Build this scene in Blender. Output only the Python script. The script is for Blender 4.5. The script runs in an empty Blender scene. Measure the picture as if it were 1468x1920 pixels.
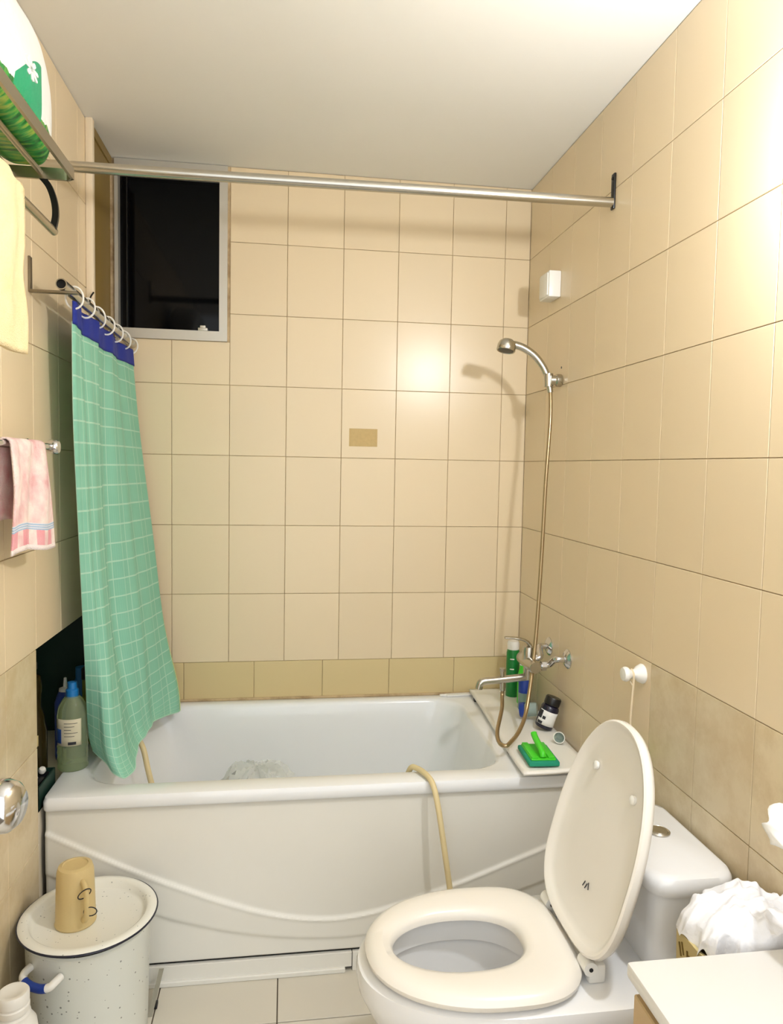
import bpy, bmesh, math, random
from mathutils import Vector, Matrix
random.seed(7)
S = bpy.context.scene
C = S.collection
PI = math.pi

# ------------------------------------------------------------------ camera
def make_camera():
    yaw, pit, roll, f = 0.1447, -0.0621, 0.0185, 1358.1244
    fw = Vector((math.sin(yaw)*math.cos(pit), math.cos(yaw)*math.cos(pit), math.sin(pit)))
    rt = Vector((math.cos(yaw), -math.sin(yaw), 0)); up = rt.cross(fw)
    r = rt*math.cos(roll) + up*math.sin(roll)
    u = -rt*math.sin(roll) + up*math.cos(roll)
    cam = bpy.data.cameras.new('camera'); cam.sensor_fit = 'HORIZONTAL'
    cam.sensor_width = 36; cam.lens = 36*f/1468; cam.clip_start = 0.02; cam.clip_end = 50
    o = bpy.data.objects.new('camera', cam); C.objects.link(o)
    m = Matrix((r, u, -fw)).transposed().to_4x4()
    m.translation = Vector((-0.8926, -2.6579, 1.3901))
    o.matrix_world = m
    S.camera = o
make_camera()

# ------------------------------------------------------------------ world, light, exposure
w = bpy.data.worlds.new('ambient_fill'); S.world = w; w.use_nodes = True  # even fill added through the open front to lift the shade; no hall source
w.node_tree.nodes['Background'].inputs[0].default_value = (0.95, 0.98, 1.0, 1)
w.node_tree.nodes['Background'].inputs[1].default_value = 1.2
S.view_settings.view_transform = 'Standard'; S.view_settings.look = 'None'
S.view_settings.gamma = 1.0; S.view_settings.use_curve_mapping = False
S.view_settings.exposure = 0.74
LAMP_WATT = 21.0

# ------------------------------------------------------------------ materials
MATS = {}
def srgb(r, g, b):
    f = lambda c: (c/255/12.92) if c/255 <= .04045 else ((c/255+.055)/1.055)**2.4
    return (f(r), f(g), f(b), 1)
class NT:
    def __init__(s, name):
        m = bpy.data.materials.new(name); m.use_nodes = True; s.m = m
        s.t = m.node_tree; s.n = s.t.nodes; s.p = s.n['Principled BSDF']; s.out = s.n['Material Output']
        MATS[name] = m
    def node(s, typ, **kw):
        n = s.n.new(typ)
        for k, v in kw.items():
            if k.startswith('i_'):
                n.inputs[k[2:].replace('_', ' ')].default_value = v
            else: setattr(n, k, v)
        return n
    def link(s, a, b): s.t.links.new(a, b)
    def math(s, op, a, b=None, c=None):
        n = s.node('ShaderNodeMath', operation=op)
        for i, v in enumerate((a, b, c)):
            if v is None: continue
            if isinstance(v, (int, float)): n.inputs[i].default_value = v
            else: s.link(v, n.inputs[i])
        return n.outputs[0]
    def mix(s, fac, a, b, blend='MIX'):
        n = s.node('ShaderNodeMix', data_type='RGBA', blend_type=blend)
        for i, v in ((0, fac), (6, a), (7, b)):
            if isinstance(v, (int, float)): n.inputs[i].default_value = v
            elif isinstance(v, tuple): n.inputs[i].default_value = v
            else: s.link(v, n.inputs[i])
        return n.outputs[2]
    def noise(s, scale, detail=3, coord=None, rough=.5):
        n = s.node('ShaderNodeTexNoise'); n.inputs['Scale'].default_value = scale; n.inputs['Detail'].default_value = detail
        n.inputs['Roughness'].default_value = rough
        if coord is None:
            g = s.node('ShaderNodeTexCoord'); coord = g.outputs['Object']
        s.link(coord, n.inputs['Vector']); return n.outputs['Fac']
    def ramp(s, fac, stops):
        n = s.node('ShaderNodeValToRGB'); e = n.color_ramp.elements
        while len(e) < len(stops): e.new(0.5)
        for k, (p, c) in zip(e, stops): k.position = p; k.color = c
        s.link(fac, n.inputs[0]); return n.outputs[0]
    def bump(s, h, strength=.2, dist=.002):
        n = s.node('ShaderNodeBump'); n.inputs['Strength'].default_value = strength; n.inputs['Distance'].default_value = dist
        s.link(h, n.inputs['Height']); s.link(n.outputs[0], s.p.inputs['Normal'])
    def set(s, **kw):
        for k, v in kw.items(): s.p.inputs[k.replace('_', ' ')].default_value = v
    def base(s, c):
        if isinstance(c, tuple): s.p.inputs['Base Color'].default_value = c
        else: s.link(c, s.p.inputs['Base Color'])
def simple(name, rgb, rough=.5, metal=0, var=.06, scale=12, bump=0, coat=0, trans=0, alpha=None, sss=0):
    t = NT(name); c = srgb(*rgb)
    d = tuple(x*(1-var) for x in c[:3])+(1,)
    t.base(t.mix(t.noise(scale), d, c)); t.set(Roughness=rough, Metallic=metal)
    if coat: t.set(Coat_Weight=coat, Coat_Roughness=.08)
    if trans: t.set(Transmission_Weight=trans)
    if bump: t.bump(t.noise(scale*6, 2), bump, .001)
    return t.m
def tile_mat(name, rgb, rough=.2, veins=None, var=.05):
    t = NT(name); oi = t.node('ShaderNodeObjectInfo'); g = t.node('ShaderNodeNewGeometry')
    c = srgb(*rgb); d = tuple(x*(1-var) for x in c[:3])+(1,)
    col = t.mix(oi.outputs['Random'], d, c)
    n = t.noise(3.0, 4, g.outputs['Position'])
    if veins:
        v = t.noise(9.0, 6, g.outputs['Position'], .65)
        col = t.mix(t.ramp(v, [(.40, (0, 0, 0, 1)), (.62, (1, 1, 1, 1))]), col, srgb(*veins))
    else:
        col = t.mix(t.math('MULTIPLY', n, .10), col, srgb(rgb[0]-14, rgb[1]-20, rgb[2]-34))
    t.base(col); t.set(Roughness=rough)
    t.bump(t.noise(5.0, 2, g.outputs['Position']), .12, .004)
    return t.m
tile_mat('tile_beige', (232, 213, 180), .28)
tile_mat('tile_band', (216, 196, 148), .3)
tile_mat('tile_marble', (222, 206, 172), .25, veins=(206, 186, 150))
tile_mat('tile_floor', (216, 210, 196), .35)
def grout():
    t = NT('grout'); g = t.node('ShaderNodeNewGeometry')
    n = t.noise(7.0, 5, g.outputs['Position'], .7)
    t.base(t.ramp(n, [(.30, srgb(146, 118, 82)), (.55, srgb(204, 180, 142))])); t.set(Roughness=.9)
grout()
simple('grout_floor', (104, 92, 76), .9)
def ceil():
    t = NT('ceiling_paint'); t.base(t.mix(t.noise(2.5), srgb(232, 231, 226), srgb(238, 237, 233))); t.set(Roughness=.85)
    t.bump(t.noise(60), .1, .002)
ceil()
simple('plaster', (224, 214, 194), .8, bump=.1)
simple('enamel_white', (240, 242, 244), .16, coat=.3, var=.02)
simple('panel_white', (233, 231, 223), .22, var=.03)
simple('porcelain', (238, 238, 238), .12, coat=.4, var=.015)
simple('seat_plastic', (238, 233, 224), .22, var=.02)
simple('white_plastic', (240, 238, 232), .35, var=.02)
simple('cream_plastic', (228, 212, 170), .4)
simple('cream_trim', (238, 222, 196), .45)
simple('dark_olive', (142, 118, 62), .5, var=.2, scale=5)
simple('wood_trim', (150, 122, 80), .5, var=.2)
simple('chrome', (214, 214, 216), .12, metal=1, var=.03)
simple('satin_chrome', (196, 192, 182), .25, metal=1, var=.06)
simple('steel', (188, 178, 158), .3, metal=1, var=.08)
simple('dark_steel', (62, 62, 62), .35, metal=1, var=.1)
simple('aged_steel', (142, 130, 108), .4, metal=.8, var=.15)
simple('aluminium', (206, 202, 192), .4, metal=.6, var=.05)
simple('black_plastic', (18, 18, 20), .35)
simple('navy_plastic', (26, 24, 46), .25)
simple('blue_cloth', (22, 44, 150), .7, var=.2, scale=40)
simple('blue_plastic', (30, 120, 190), .35)
simple('deep_blue', (24, 60, 150), .35)
simple('teal_sponge', (34, 150, 118), .9, bump=.5, scale=60)
simple('lime_plastic', (72, 214, 44), .35)
simple('green_plastic', (22, 128, 56), .3)
simple('green_print', (24, 150, 96), .45)
simple('dark_green', (18, 52, 42), .5)
simple('olive_plastic', (120, 128, 40), .45)
simple('white_paper', (244, 243, 240), .9, bump=.2)
simple('hem_yellow', (206, 214, 140), .8)
simple('ivory_string', (226, 208, 176), .8)
simple('hose_cream', (226, 208, 160), .45)
simple('brass_hose', (176, 154, 118), .3, metal=.85, var=.15, scale=300)
simple('cabinet_side', (196, 168, 124), .5, var=.08)
simple('counter_white', (230, 229, 227), .3, var=.02)
simple('bin_beige', (206, 188, 132), .5, var=.1)
simple('print_brown', (120, 98, 44), .6)
simple('print_dark', (40, 40, 46), .6)
simple('print_blue', (40, 80, 150), .6)
simple('label_paper', (214, 206, 178), .6)
simple('door_paint', (214, 194, 150), .5)
simple('grey_wood', (160, 156, 140), .6, var=.2)
simple('board_white', (246, 243, 236), .4, var=.04)
simple('tape_residue', (208, 180, 124), .7, var=.2, scale=90)
simple('void', (6, 6, 8), .6)
def lamp():
    t = NT('lamp_glass'); t.base((1, 1, 1, 1))
    t.p.inputs['Emission Color'].default_value = (0.94, 0.965, 1.0, 1)
    r = .036
    t.p.inputs['Emission Strength'].default_value = LAMP_WATT/(4*PI*r*r*PI)
lamp()
def glass(name, rgb, rough=.05, alpha_mix=.5, ior=1.45):
    t = NT(name); t.base(srgb(*rgb)); t.set(Roughness=rough, Transmission_Weight=alpha_mix, IOR=ior)
    return t.m
glass('night_glass', (2, 3, 6), .06, 0.0)
MATS['night_glass'].node_tree.nodes['Principled BSDF'].inputs['Specular IOR Level'].default_value = .18
glass('clear_bottle', (206, 220, 176), .12, .75, 1.2)
glass('dark_bottle', (58, 48, 22), .1, .45, 1.3)
glass('mug_plastic', (246, 226, 172), .3, .45, 1.15)
glass('clear_cup', (196, 214, 210), .1, .6, 1.2)
def film():
    t = NT('plastic_film'); t.base(srgb(244, 246, 240)); t.set(Roughness=.3, Alpha=.35)
    t.bump(t.noise(30, 4), .6, .01)
film()
def bagwhite():
    t = NT('bag_white'); t.base(srgb(240, 241, 246)); t.set(Roughness=.4)
    t.p.inputs['Subsurface Weight'].default_value = 0
    t.bump(t.noise(26, 4), .5, .012)
bagwhite()
def speckle(name, base, dot, scale, thr):
    t = NT(name); v = t.node('ShaderNodeTexVoronoi'); v.inputs['Scale'].default_value = scale
    g = t.node('ShaderNodeTexCoord'); t.link(g.outputs['Object'], v.inputs['Vector'])
    wn = t.node('ShaderNodeTexWhiteNoise'); t.link(v.outputs['Color'], wn.inputs['Vector'])
    sz = t.math('MULTIPLY', t.math('POWER', wn.outputs['Value'], 3.0), thr)
    k = t.math('LESS_THAN', v.outputs['Distance'], sz)
    t.base(t.mix(t.math('MULTIPLY', k, .75), srgb(*base), srgb(*dot))); t.set(Roughness=.25)
speckle('pot_enamel', (228, 232, 226), (110, 114, 110), 95, .26)
speckle('lid_enamel', (238, 238, 230), (160, 164, 160), 120, .24)
simple('rim_navy', (28, 32, 50), .3)
def check_cloth():
    t = NT('check_cloth'); uv = t.node('ShaderNodeUVMap'); sx = t.node('ShaderNodeSeparateXYZ'); t.link(uv.outputs[0], sx.inputs[0])
    def lines(o, period, width, off=0.0):
        f = t.math('FRACT', t.math('ADD', t.math('DIVIDE', o, period), off)); return t.math('LESS_THAN', f, width/period)
    k = t.math('MAXIMUM', lines(sx.outputs[1], .042, .0035), t.math('MAXIMUM', lines(sx.outputs[0], .105, .004), lines(sx.outputs[0], .105, .003, .37)))
    weave = t.math('MULTIPLY', lines(sx.outputs[0], .011, .003), .25)
    base = t.mix(t.noise(14), srgb(138, 208, 182), srgb(156, 222, 198))
    base = t.mix(weave, base, srgb(180, 232, 208))
    t.base(t.mix(t.math('MULTIPLY', k, .85), base, srgb(206, 242, 222))); t.set(Roughness=.7)
    tr = t.node('ShaderNodeBsdfTranslucent'); tr.inputs[0].default_value = srgb(110, 196, 160)
    mx = t.node('ShaderNodeMixShader'); mx.inputs[0].default_value = .22
    t.link(t.p.outputs[0], mx.inputs[1]); t.link(tr.outputs[0], mx.inputs[2]); t.link(mx.outputs[0], t.out.inputs[0])
check_cloth()
def terry(name, a, b, scale=26):
    t = NT(name); t.base(t.mix(t.noise(scale, 4), srgb(*a), srgb(*b))); t.set(Roughness=.95)
    t.bump(t.noise(420, 2), .8, .003)
terry('towel_yellow', (246, 222, 164), (250, 234, 196))
def pink():
    t = NT('towel_pink'); uv = t.node('ShaderNodeUVMap'); sx = t.node('ShaderNodeSeparateXYZ'); t.link(uv.outputs[0], sx.inputs[0])
    n = t.noise(22, 3)
    col = t.ramp(n, [(.38, srgb(250, 234, 228)), (.58, srgb(242, 204, 204)), (.74, srgb(226, 160, 164))])
    v = sx.outputs[1]
    band = t.math('MULTIPLY', t.math('GREATER_THAN', v, .76), t.math('LESS_THAN', v, .82))
    stripe = t.math('LESS_THAN', t.math('FRACT', t.math('MULTIPLY', v, 50)), .45)
    col = t.mix(band, col, t.mix(stripe, srgb(168, 198, 226), srgb(236, 230, 236)))
    low = t.math('MULTIPLY', t.math('GREATER_THAN', v, .82), t.math('LESS_THAN', t.math('FRACT', t.math('MULTIPLY', sx.outputs[0], 5)), .5))
    col = t.mix(t.math('MULTIPLY', low, .75), col, srgb(236, 150, 164))
    col = t.mix(t.math('GREATER_THAN', v, .955), col, srgb(250, 238, 236))
    t.base(col); t.set(Roughness=.95); t.bump(t.noise(380, 2), .7, .003)
pink()
def bagprint():
    t = NT('bag_print'); g = t.node('ShaderNodeNewGeometry'); sx = t.node('ShaderNodeSeparateXYZ'); t.link(g.outputs['Position'], sx.inputs[0])
    y, z = sx.outputs[1], sx.outputs[2]
    # green leafy print on the lower half, white film above
    n = t.noise(30, 5, g.outputs['Position'], .6)
    mp = t.node('ShaderNodeMapping'); mp.inputs['Scale'].default_value = (20, 90, 20); mp.inputs['Rotation'].default_value = (.7, 0, 0)
    t.link(g.outputs['Position'], mp.inputs[0]); n2 = t.noise(1.0, 3, mp.outputs[0])
    leaf = t.ramp(n2, [(.34, srgb(6, 92, 40)), (.5, srgb(30, 150, 62)), (.66, srgb(150, 176, 72))])
    edge = t.math('ADD', z, t.math('MULTIPLY', t.math('SUBTRACT', n, .5), .02))
    col = t.mix(t.math('LESS_THAN', edge, 2.028), srgb(240, 241, 240), leaf)
    # teal corner panel with a slanting upper border
    a = t.math('LESS_THAN', t.math('ADD', z, t.math('MULTIPLY', t.math('POWER', t.math('ABSOLUTE', t.math('ADD', y, 1.19)), 1.5), 1.6)), 2.118)
    b = t.math('MULTIPLY', t.math('GREATER_THAN', y, -1.325), t.math('LESS_THAN', y, -1.185))
    cgr = t.math('MULTIPLY', t.math('MULTIPLY', a, b), t.math('GREATER_THAN', z, 2.02))
    t.base(t.mix(cgr, col, srgb(10, 158, 112))); t.set(Roughness=.35)
    t.bump(t.noise(40, 4), .35, .006)
bagprint()

# ------------------------------------------------------------------ geometry helpers
def V3(*a): return Vector(a)
def join(*parts):
    Vv, F = [], []
    for v, f in parts:
        o = len(Vv); Vv += list(v); F += [tuple(i+o for i in q) for q in f]
    return Vv, F
def box(x0, x1, y0, y1, z0, z1, bev=0, seg=2):
    v = [(x, y, z) for z in (z0, z1) for y in (y0, y1) for x in (x0, x1)]
    f = [(0, 2, 3, 1), (4, 5, 7, 6), (0, 1, 5, 4), (2, 6, 7, 3), (0, 4, 6, 2), (1, 3, 7, 5)]
    if not bev: return v, f
    bm = bmesh.new(); vs = [bm.verts.new(p) for p in v]
    for q in f: bm.faces.new([vs[i] for i in q])
    bmesh.ops.bevel(bm, geom=bm.edges[:], offset=bev, segments=seg, affect='EDGES', profile=.5)
    bm.verts.index_update()
    r = ([tuple(p.co) for p in bm.verts], [tuple(p.index for p in q.verts) for q in bm.faces]); bm.free(); return r
def loft(rings, cap0=True, cap1=True, closed=True, wrap=False):
    n = len(rings[0]); Vv = [tuple(p) for r in rings for p in r]; F = []
    m = len(rings)
    for i in range(m if wrap else m-1):
        a, b = i*n, ((i+1) % m)*n
        for j in range(n if closed else n-1):
            k = (j+1) % n; F.append((a+j, a+k, b+k, b+j))
    if not wrap:
        if cap0: F.append(tuple(range(n))[::-1])
        if cap1: F.append(tuple((m-1)*n+j for j in range(n)))
    return Vv, F
def frame(d):
    d = d.normalized(); a = Vector((0, 0, 1)) if abs(d.z) < .9 else Vector((1, 0, 0))
    u = d.cross(a).normalized(); return u, d.cross(u).normalized()
def tube(path, r, n=12, cap=True, closed=False, flat=None):
    P = [Vector(p) for p in path]; rings = []; m = len(P)
    d0 = (P[1]-P[0]).normalized(); u, v = frame(d0)
    for i, p in enumerate(P):
        if closed: d = P[(i+1) % m]-P[i-1]
        else: d = P[min(i+1, m-1)]-P[max(i-1, 0)]
        d = d.normalized(); u = (u-d*u.dot(d)).normalized(); v = d.cross(u)
        rr = r[i] if isinstance(r, (list, tuple)) else r
        rings.append([p+u*math.cos(2*PI*k/n)*rr+v*math.sin(2*PI*k/n)*rr*(flat or 1) for k in range(n)])
    return loft(rings, cap, cap, wrap=closed)
def spline(pts, n=8, closed=False):
    P = [Vector(p) for p in pts]; out = []; m = len(P)
    for i in range(m if closed else m-1):
        if closed: a, b, c, d = P[i-1], P[i], P[(i+1) % m], P[(i+2) % m]
        else: a, b, c, d = P[max(i-1, 0)], P[i], P[i+1], P[min(i+2, m-1)]
        for k in range(n):
            t = k/n; out.append(.5*((2*b)+(c-a)*t+(2*a-5*b+4*c-d)*t*t+(3*b-a-3*c+d)*t**3))
    if not closed: out.append(P[-1])
    return out
def lathe(prof, o=(0, 0, 0), axis=(0, 0, 1), n=32, cap0=True, cap1=True):
    o = Vector(o); d = Vector(axis).normalized(); u, v = frame(d)
    return loft([[o+d*h+(u*math.cos(2*PI*k/n)+v*math.sin(2*PI*k/n))*max(r, .0003) for k in range(n)] for r, h in prof], cap0, cap1)
def cyl(p0, p1, r, n=20): return tube([p0, p1], r, n)
def grid(fn, nu, nv):
    Vv = []; F = []; UV = []
    for j in range(nv+1):
        for i in range(nu+1):
            Vv.append(tuple(fn(i/nu, j/nv))); UV.append((i/nu, j/nv))
    for j in range(nv):
        for i in range(nu):
            a = j*(nu+1)+i; F.append((a, a+1, a+nu+2, a+nu+1))
    return Vv, F, UV
def mesh(name, VF, mat, smooth=True, uv=None, fix=True):
    me = bpy.data.meshes.new(name); me.from_pydata([tuple(p) for p in VF[0]], [], VF[1])
    if fix:
        bm = bmesh.new(); bm.from_mesh(me); bmesh.ops.recalc_face_normals(bm, faces=bm.faces[:]); bm.to_mesh(me); bm.free()
    if uv:
        l = me.uv_layers.new(name='UVMap')
        for lp in me.loops: l.data[lp.index].uv = uv[lp.vertex_index]
    me.materials.append(MATS[mat])
    if smooth:
        me.shade_smooth()
        try: me.set_sharp_from_angle(angle=math.radians(42))
        except Exception: pass
    return me
def obj(name, VF, mat, parent=None, smooth=True, uv=None, label=None):
    o = bpy.data.objects.new(name, mesh(name, VF, mat, smooth, uv)); C.objects.link(o)
    if parent is not None: attach(o, parent)
    if label: o['label'] = label
    return o
def attach(o, parent):
    o.parent = parent
    root = parent
    L = parent.location.copy()
    while root.parent: root = root.parent; 
    o.matrix_parent_inverse = Matrix.Translation(-root.location) if parent is root else Matrix.Identity(4)
def tag(o, label, cat, group=None):
    o['label'] = label; o['category'] = cat
    if group: o['group'] = group
    return o
def thing(name, label, cat, loc, group=None):
    o = bpy.data.objects.new(name, None); C.objects.link(o); o.location = loc; o.empty_display_size = .05
    return tag(o, label, cat, group)
def solid(o, t, offset=0):
    m = o.modifiers.new('thickness', 'SOLIDIFY'); m.thickness = t; m.offset = offset; return o
def struct(o): o['kind'] = 'structure'; return o

# ------------------------------------------------------------------ room shell
XL, CEIL, YF = -1.505, 2.428, -2.50
TT = .004; GAP = .0016
tile_cache = {}
def tile(parent, x0, x1, y0, y1, z0, z1, mat):
    d = (round(x1-x0, 4), round(y1-y0, 4), round(z1-z0, 4), mat)
    if min(d[:3]) < .0025: return
    if d not in tile_cache:
        hx, hy, hz = d[0]/2, d[1]/2, d[2]/2
        tile_cache[d] = mesh('tile', box(-hx, hx, -hy, hy, -hz, hz, .0009, 1), mat, False)
    o = bpy.data.objects.new('tile', tile_cache[d]); C.objects.link(o)
    o.parent = parent; o.location = ((x0+x1)/2, (y0+y1)/2, (z0+z1)/2)
def cuts(lo, hi, origin, step):
    k = math.ceil((lo-origin)/step-1e-6); r = [lo]
    while origin+k*step < hi-1e-6:
        q = origin+k*step
        if q > lo+1e-6: r.append(q)
        k += 1
    return r+[hi]
R = [0.0, .17, .42, .67, .92, 1.17, 1.42, 1.67, 1.92, 2.17, 2.4265]
# back wall with a hole for the window
WX0, WX1, WZ0 = -1.485, -1.105, 1.822
wb = struct(obj('wall_back', join(box(-1.76, .1, TT, .12, 0, WZ0), box(WX1, .1, TT, .12, WZ0, CEIL), box(-1.76, WX0, TT, .12, WZ0, CEIL)), 'grout', smooth=False))
for i, (a, b) in enumerate(zip(cuts(XL, 0, -.2958, .2)[:-1], cuts(XL, 0, -.2958, .2)[1:])):
    for z0, z1 in zip(R[3:-1], R[4:]):
        x0, x1, zz0, zz1 = a+GAP/2, b-GAP/2, z0+GAP/2, z1-GAP/2
        if z1 > WZ0+.01 and a < WX1-.01:
            if z0 >= WZ0-.01: 
                if b <= WX1+.01: continue
                x0 = max(x0, WX1+.002)
            else:
                if b > WX1+.012:     # the tile that is notched by the window corner: two pieces
                    tile(wb, WX1+.002, x1, 0, TT, zz0, zz1, 'tile_beige'); x1 = WX1
                zz1 = WZ0-.002
        tile(wb, x0, x1, 0, TT, zz0, zz1, 'tile_beige')
for a, b in zip(cuts(XL, 0, -.504, .25)[:-1], cuts(XL, 0, -.504, .25)[1:]):
    tile(wb, a+GAP/2, b-GAP/2, .0006, TT, .50, .67-GAP/2, 'tile_band')
obj('sealant', box(XL, 0, -.006, .001, .526, .536, .002), 'grout', wb)
obj('adhesive_patch', join(box(-.667, -.563, -.0008, .0006, 1.463, 1.528, .0003, 1), box(-.663, -.567, -.0012, -.0006, 1.475, 1.484), box(-.660, -.569, -.0012, -.0006, 1.497, 1.505)), 'tape_residue', wb, False)
# right wall
wr = struct(obj('wall_right', box(TT, .1, -2.6, .12, 0, CEIL), 'grout', smooth=False))
yc = cuts(YF, 0, -1.4125, .2)
for a, b in zip(yc[:-1], yc[1:]):
    for z0, z1 in zip(R[:-1], R[1:]):
        tile(wr, 0, TT, a+GAP/2, b-GAP/2, z0+GAP/2, z1-GAP/2, 'tile_beige' if z0 > .91 or a > -1.03 else 'tile_marble')
obj('screw_hole', cyl((-.0006, -.352, 1.727), (.001, -.352, 1.727), .004, 10), 'print_dark', wr)
# left wall: full above the niche, solid below only on the near side
YN = -.768
wl = struct(obj('wall_left', join(box(-1.62, XL-TT, -2.6, .0, .92, CEIL), box(-1.62, XL-TT, -2.6, YN, 0, .92)), 'grout', smooth=False))
yl = cuts(YF, 0, -.372, .2)
for a, b in zip(yl[:-1], yl[1:]):
    for z0, z1 in zip(R[:-1], R[1:]):
        if z0 < .91:
            if a >= YN: continue
            tile(wl, XL-TT, XL, a+GAP/2, min(b, YN)-GAP/2, z0+GAP/2, z1-GAP/2, 'tile_marble')
        else:
            tile(wl, XL-TT, XL, a+GAP/2, b-GAP/2, z0+GAP/2, z1-GAP/2, 'tile_beige')
obj('niche_lining', join(box(-1.76, -1.73, YN-.1, 0, 0, .95), box(-1.73, -1.51, YN-.012, YN, 0, .92), box(-1.73, XL-.004, YN, 0, 0, .495), box(-1.73, -1.62, YN, 0, .92, .95)), 'plaster', wl, False)
# ceiling and floor
struct(obj('ceiling', box(-1.76, .1, -2.6, .12, CEIL, CEIL+.08), 'ceiling_paint', smooth=False))
fl = struct(obj('floor', box(-1.76, .1, -4.6, .12, -.1, -TT), 'grout_floor', smooth=False))
xs = cuts(XL, 0, -.9035, .308); ys = cuts(YF, -.70, -.912, .308)
for a, b in zip(xs[:-1], xs[1:]):
    for c, d in zip(ys[:-1], ys[1:]):
        tile(fl, a+.0015, b-.0015, c+.0015, d-.0015, -TT, 0, 'tile_floor')
# open door beside the left wall, its knob reaches into view
dr = thing('door_1', 'cream painted door standing open at the left', 'door', (-1.40, -2.46, 0)); struct(dr)
del dr['label'], dr['category']
def door_panel():
    h = Vector((-1.38, -2.46, 0)); e = Vector((-1.236, -1.765, 0)); d = (e-h).normalized(); nrm = Vector((d.y, -d.x, 0))
    P = lambda s, t, z: h+d*s+nrm*t+Vector((0, 0, z))
    L = (e-h).length
    v, f = box(0, L, -.036, 0, .01, 2.03, .003, 1)
    obj('door_panel', ([P(*q) for q in v], f), 'door_paint', dr, False)
    k = P(L-.065, 0, 1.014)
    obj('rose', lathe([(.0, 0), (.032, 0), (.032, .004), (.026, .009), (.013, .011)], k, nrm), 'chrome', dr)
    obj('knob', lathe([(.011, .009), (.011, .026), (.016, .030), (.024, .036), (.0285, .047), (.029, .056), (.0265, .066), (.020, .073), (.0, .076)], k, nrm, 40), 'chrome', dr, label='round chrome door knob')
door_panel()
# cream corner strip; thin slab added for the dark olive patch beyond it
struct(obj('trim_1', box(XL, XL+.022, -.292, -.268, 1.80, CEIL, .003), 'cream_trim'))
struct(obj('olive_patch', join(box(XL, XL+.006, -.268, -.004, 1.78, CEIL-.03), box(XL, XL+.012, -.268, -.004, CEIL-.03, CEIL-.001, .002)), 'dark_olive', smooth=False))
obj('wire_tie', join(tube(spline([(XL+.024, -.300, 1.905), (XL+.02, -.32, 1.885), (XL+.02, -.322, 1.865), (XL+.024, -.302, 1.845)], 6), .0025, 8)), 'dark_steel', bpy.data.objects['trim_1'])
# window
FT = CEIL-.002
wn = struct(obj('window_1', join(
    box(WX0, WX1, -.006, .06, WZ0, WZ0+.034), box(WX1-.028, WX1, -.006, .06, WZ0+.034, FT-.048),
    box(WX0, WX0+.012, -.006, .06, WZ0+.034, FT-.048), box(WX0, WX1, -.006, .06, FT-.048, FT)), 'aluminium', smooth=False))
obj('pane', box(WX0+.012, WX1-.028, .028, .034, WZ0+.034, CEIL-.05), 'night_glass', wn, False)
obj('sash_bar', box(WX0+.034, WX0+.038, .020, .028, WZ0+.034, CEIL-.05), 'dark_steel', wn, False)
obj('latch', join(box(-1.205, -1.172, -.010, .02, WZ0+.034, WZ0+.044, .002), box(-1.198, -1.179, -.012, .0, WZ0+.043, WZ0+.052, .002)), 'aluminium', wn)

# ------------------------------------------------------------------ bathtub
def rrect(x0, x1, y0, y1, r, z, n=8):
    cx = [(x1-r, y1-r, 0), (x0+r, y1-r, 1), (x0+r, y0+r, 2), (x1-r, y0+r, 3)]; P = []
    for a, b, q in cx:
        for k in range(n+1):
            t = PI/2*(q+k/n); P.append(Vector((a+r*math.cos(t), b+r*math.sin(t), z)))
        # subdivide the following side
        nx = cx[(q+1) % 4]; t = PI/2*(q+1)
        e = Vector((nx[0]+r*math.cos(t), nx[1]+r*math.sin(t), z)); s = P[-1]
        for k in range(1, 6): P.append(s.lerp(e, k/6))
    return P
RIM = .53
tub = thing('bathtub', 'long white bathtub with moulded front panel along the back wall', 'bathtub', (-.75, -.38, 0))
def lerp(a, b, t): return a+(b-a)*t
rings = [rrect(-1.500, -.004, -.752, -.008, .012, .494), rrect(-1.502, -.003, -.756, -.007, .014, .500), rrect(-1.502, -.003, -.756, -.007, .014, .518),
         rrect(-1.499, -.006, -.752, -.010, .016, .528), rrect(-1.492, -.012, -.744, -.016, .02, .5305),
         rrect(-1.435, -.245, -.690, -.052, .11, .5305), rrect(-1.427, -.252, -.682, -.058, .11, .527), rrect(-1.420, -.258, -.676, -.063, .11, .515),
         rrect(-1.37, -.275, -.665, -.070, .13, .42), rrect(-1.33, -.31, -.650, -.085, .14, .28), rrect(-1.28, -.36, -.625, -.11, .15, .19),
         rrect(-1.22, -.42, -.58, -.155, .15, .155), rrect(-1.10, -.55, -.48, -.26, .1, .148)]
tb = obj('tub_shell', loft(rings, False, True), 'enamel_white', tub)
SW = [(-1.52, .445), (-1.496, .432), (-1.372, .366), (-1.243, .300), (-1.043, .214), (-.934, .176), (-.843, .156), (-.77, .149), (-.696, .151), (-.607, .167), (-.39, .232), (-.151, .318), (0, .375)]
LO = [(-1.52, .335), (-1.216, .189), (-1.042, .135), (-.914, .110), (-.77, .095), (-.673, .096), (-.5, .115), (-.30, .17), (0, .27)]
def interp(T, x):
    for (a, b), (c, d) in zip(T[:-1], T[1:]):
        if x <= c: return b+(d-b)*(x-a)/(c-a)
    return T[-1][1]
def sm(T, x): return sum(interp(T, x+k*.02) for k in range(-3, 4))/7
PZ0, PZ1 = .062, .493
panelz = [PZ0+(PZ1-PZ0)*k/110 for k in range(111)]
def panel(u, v):
    x = -1.497+1.492*u; z = PZ0+(PZ1-PZ0)*v
    d1 = z-sm(SW, x); d2 = z-sm(LO, x)
    sg = lambda q: 1/(1+math.exp(-max(-40, min(40, q))))
    y = -.742-.006*sg(-d1/.0022)+.005*sg(-d2/.002)-.0045*math.exp(-(d1/.005)**2)
    return (x, y, z)
g = grid(panel, 190, 120)
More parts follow.
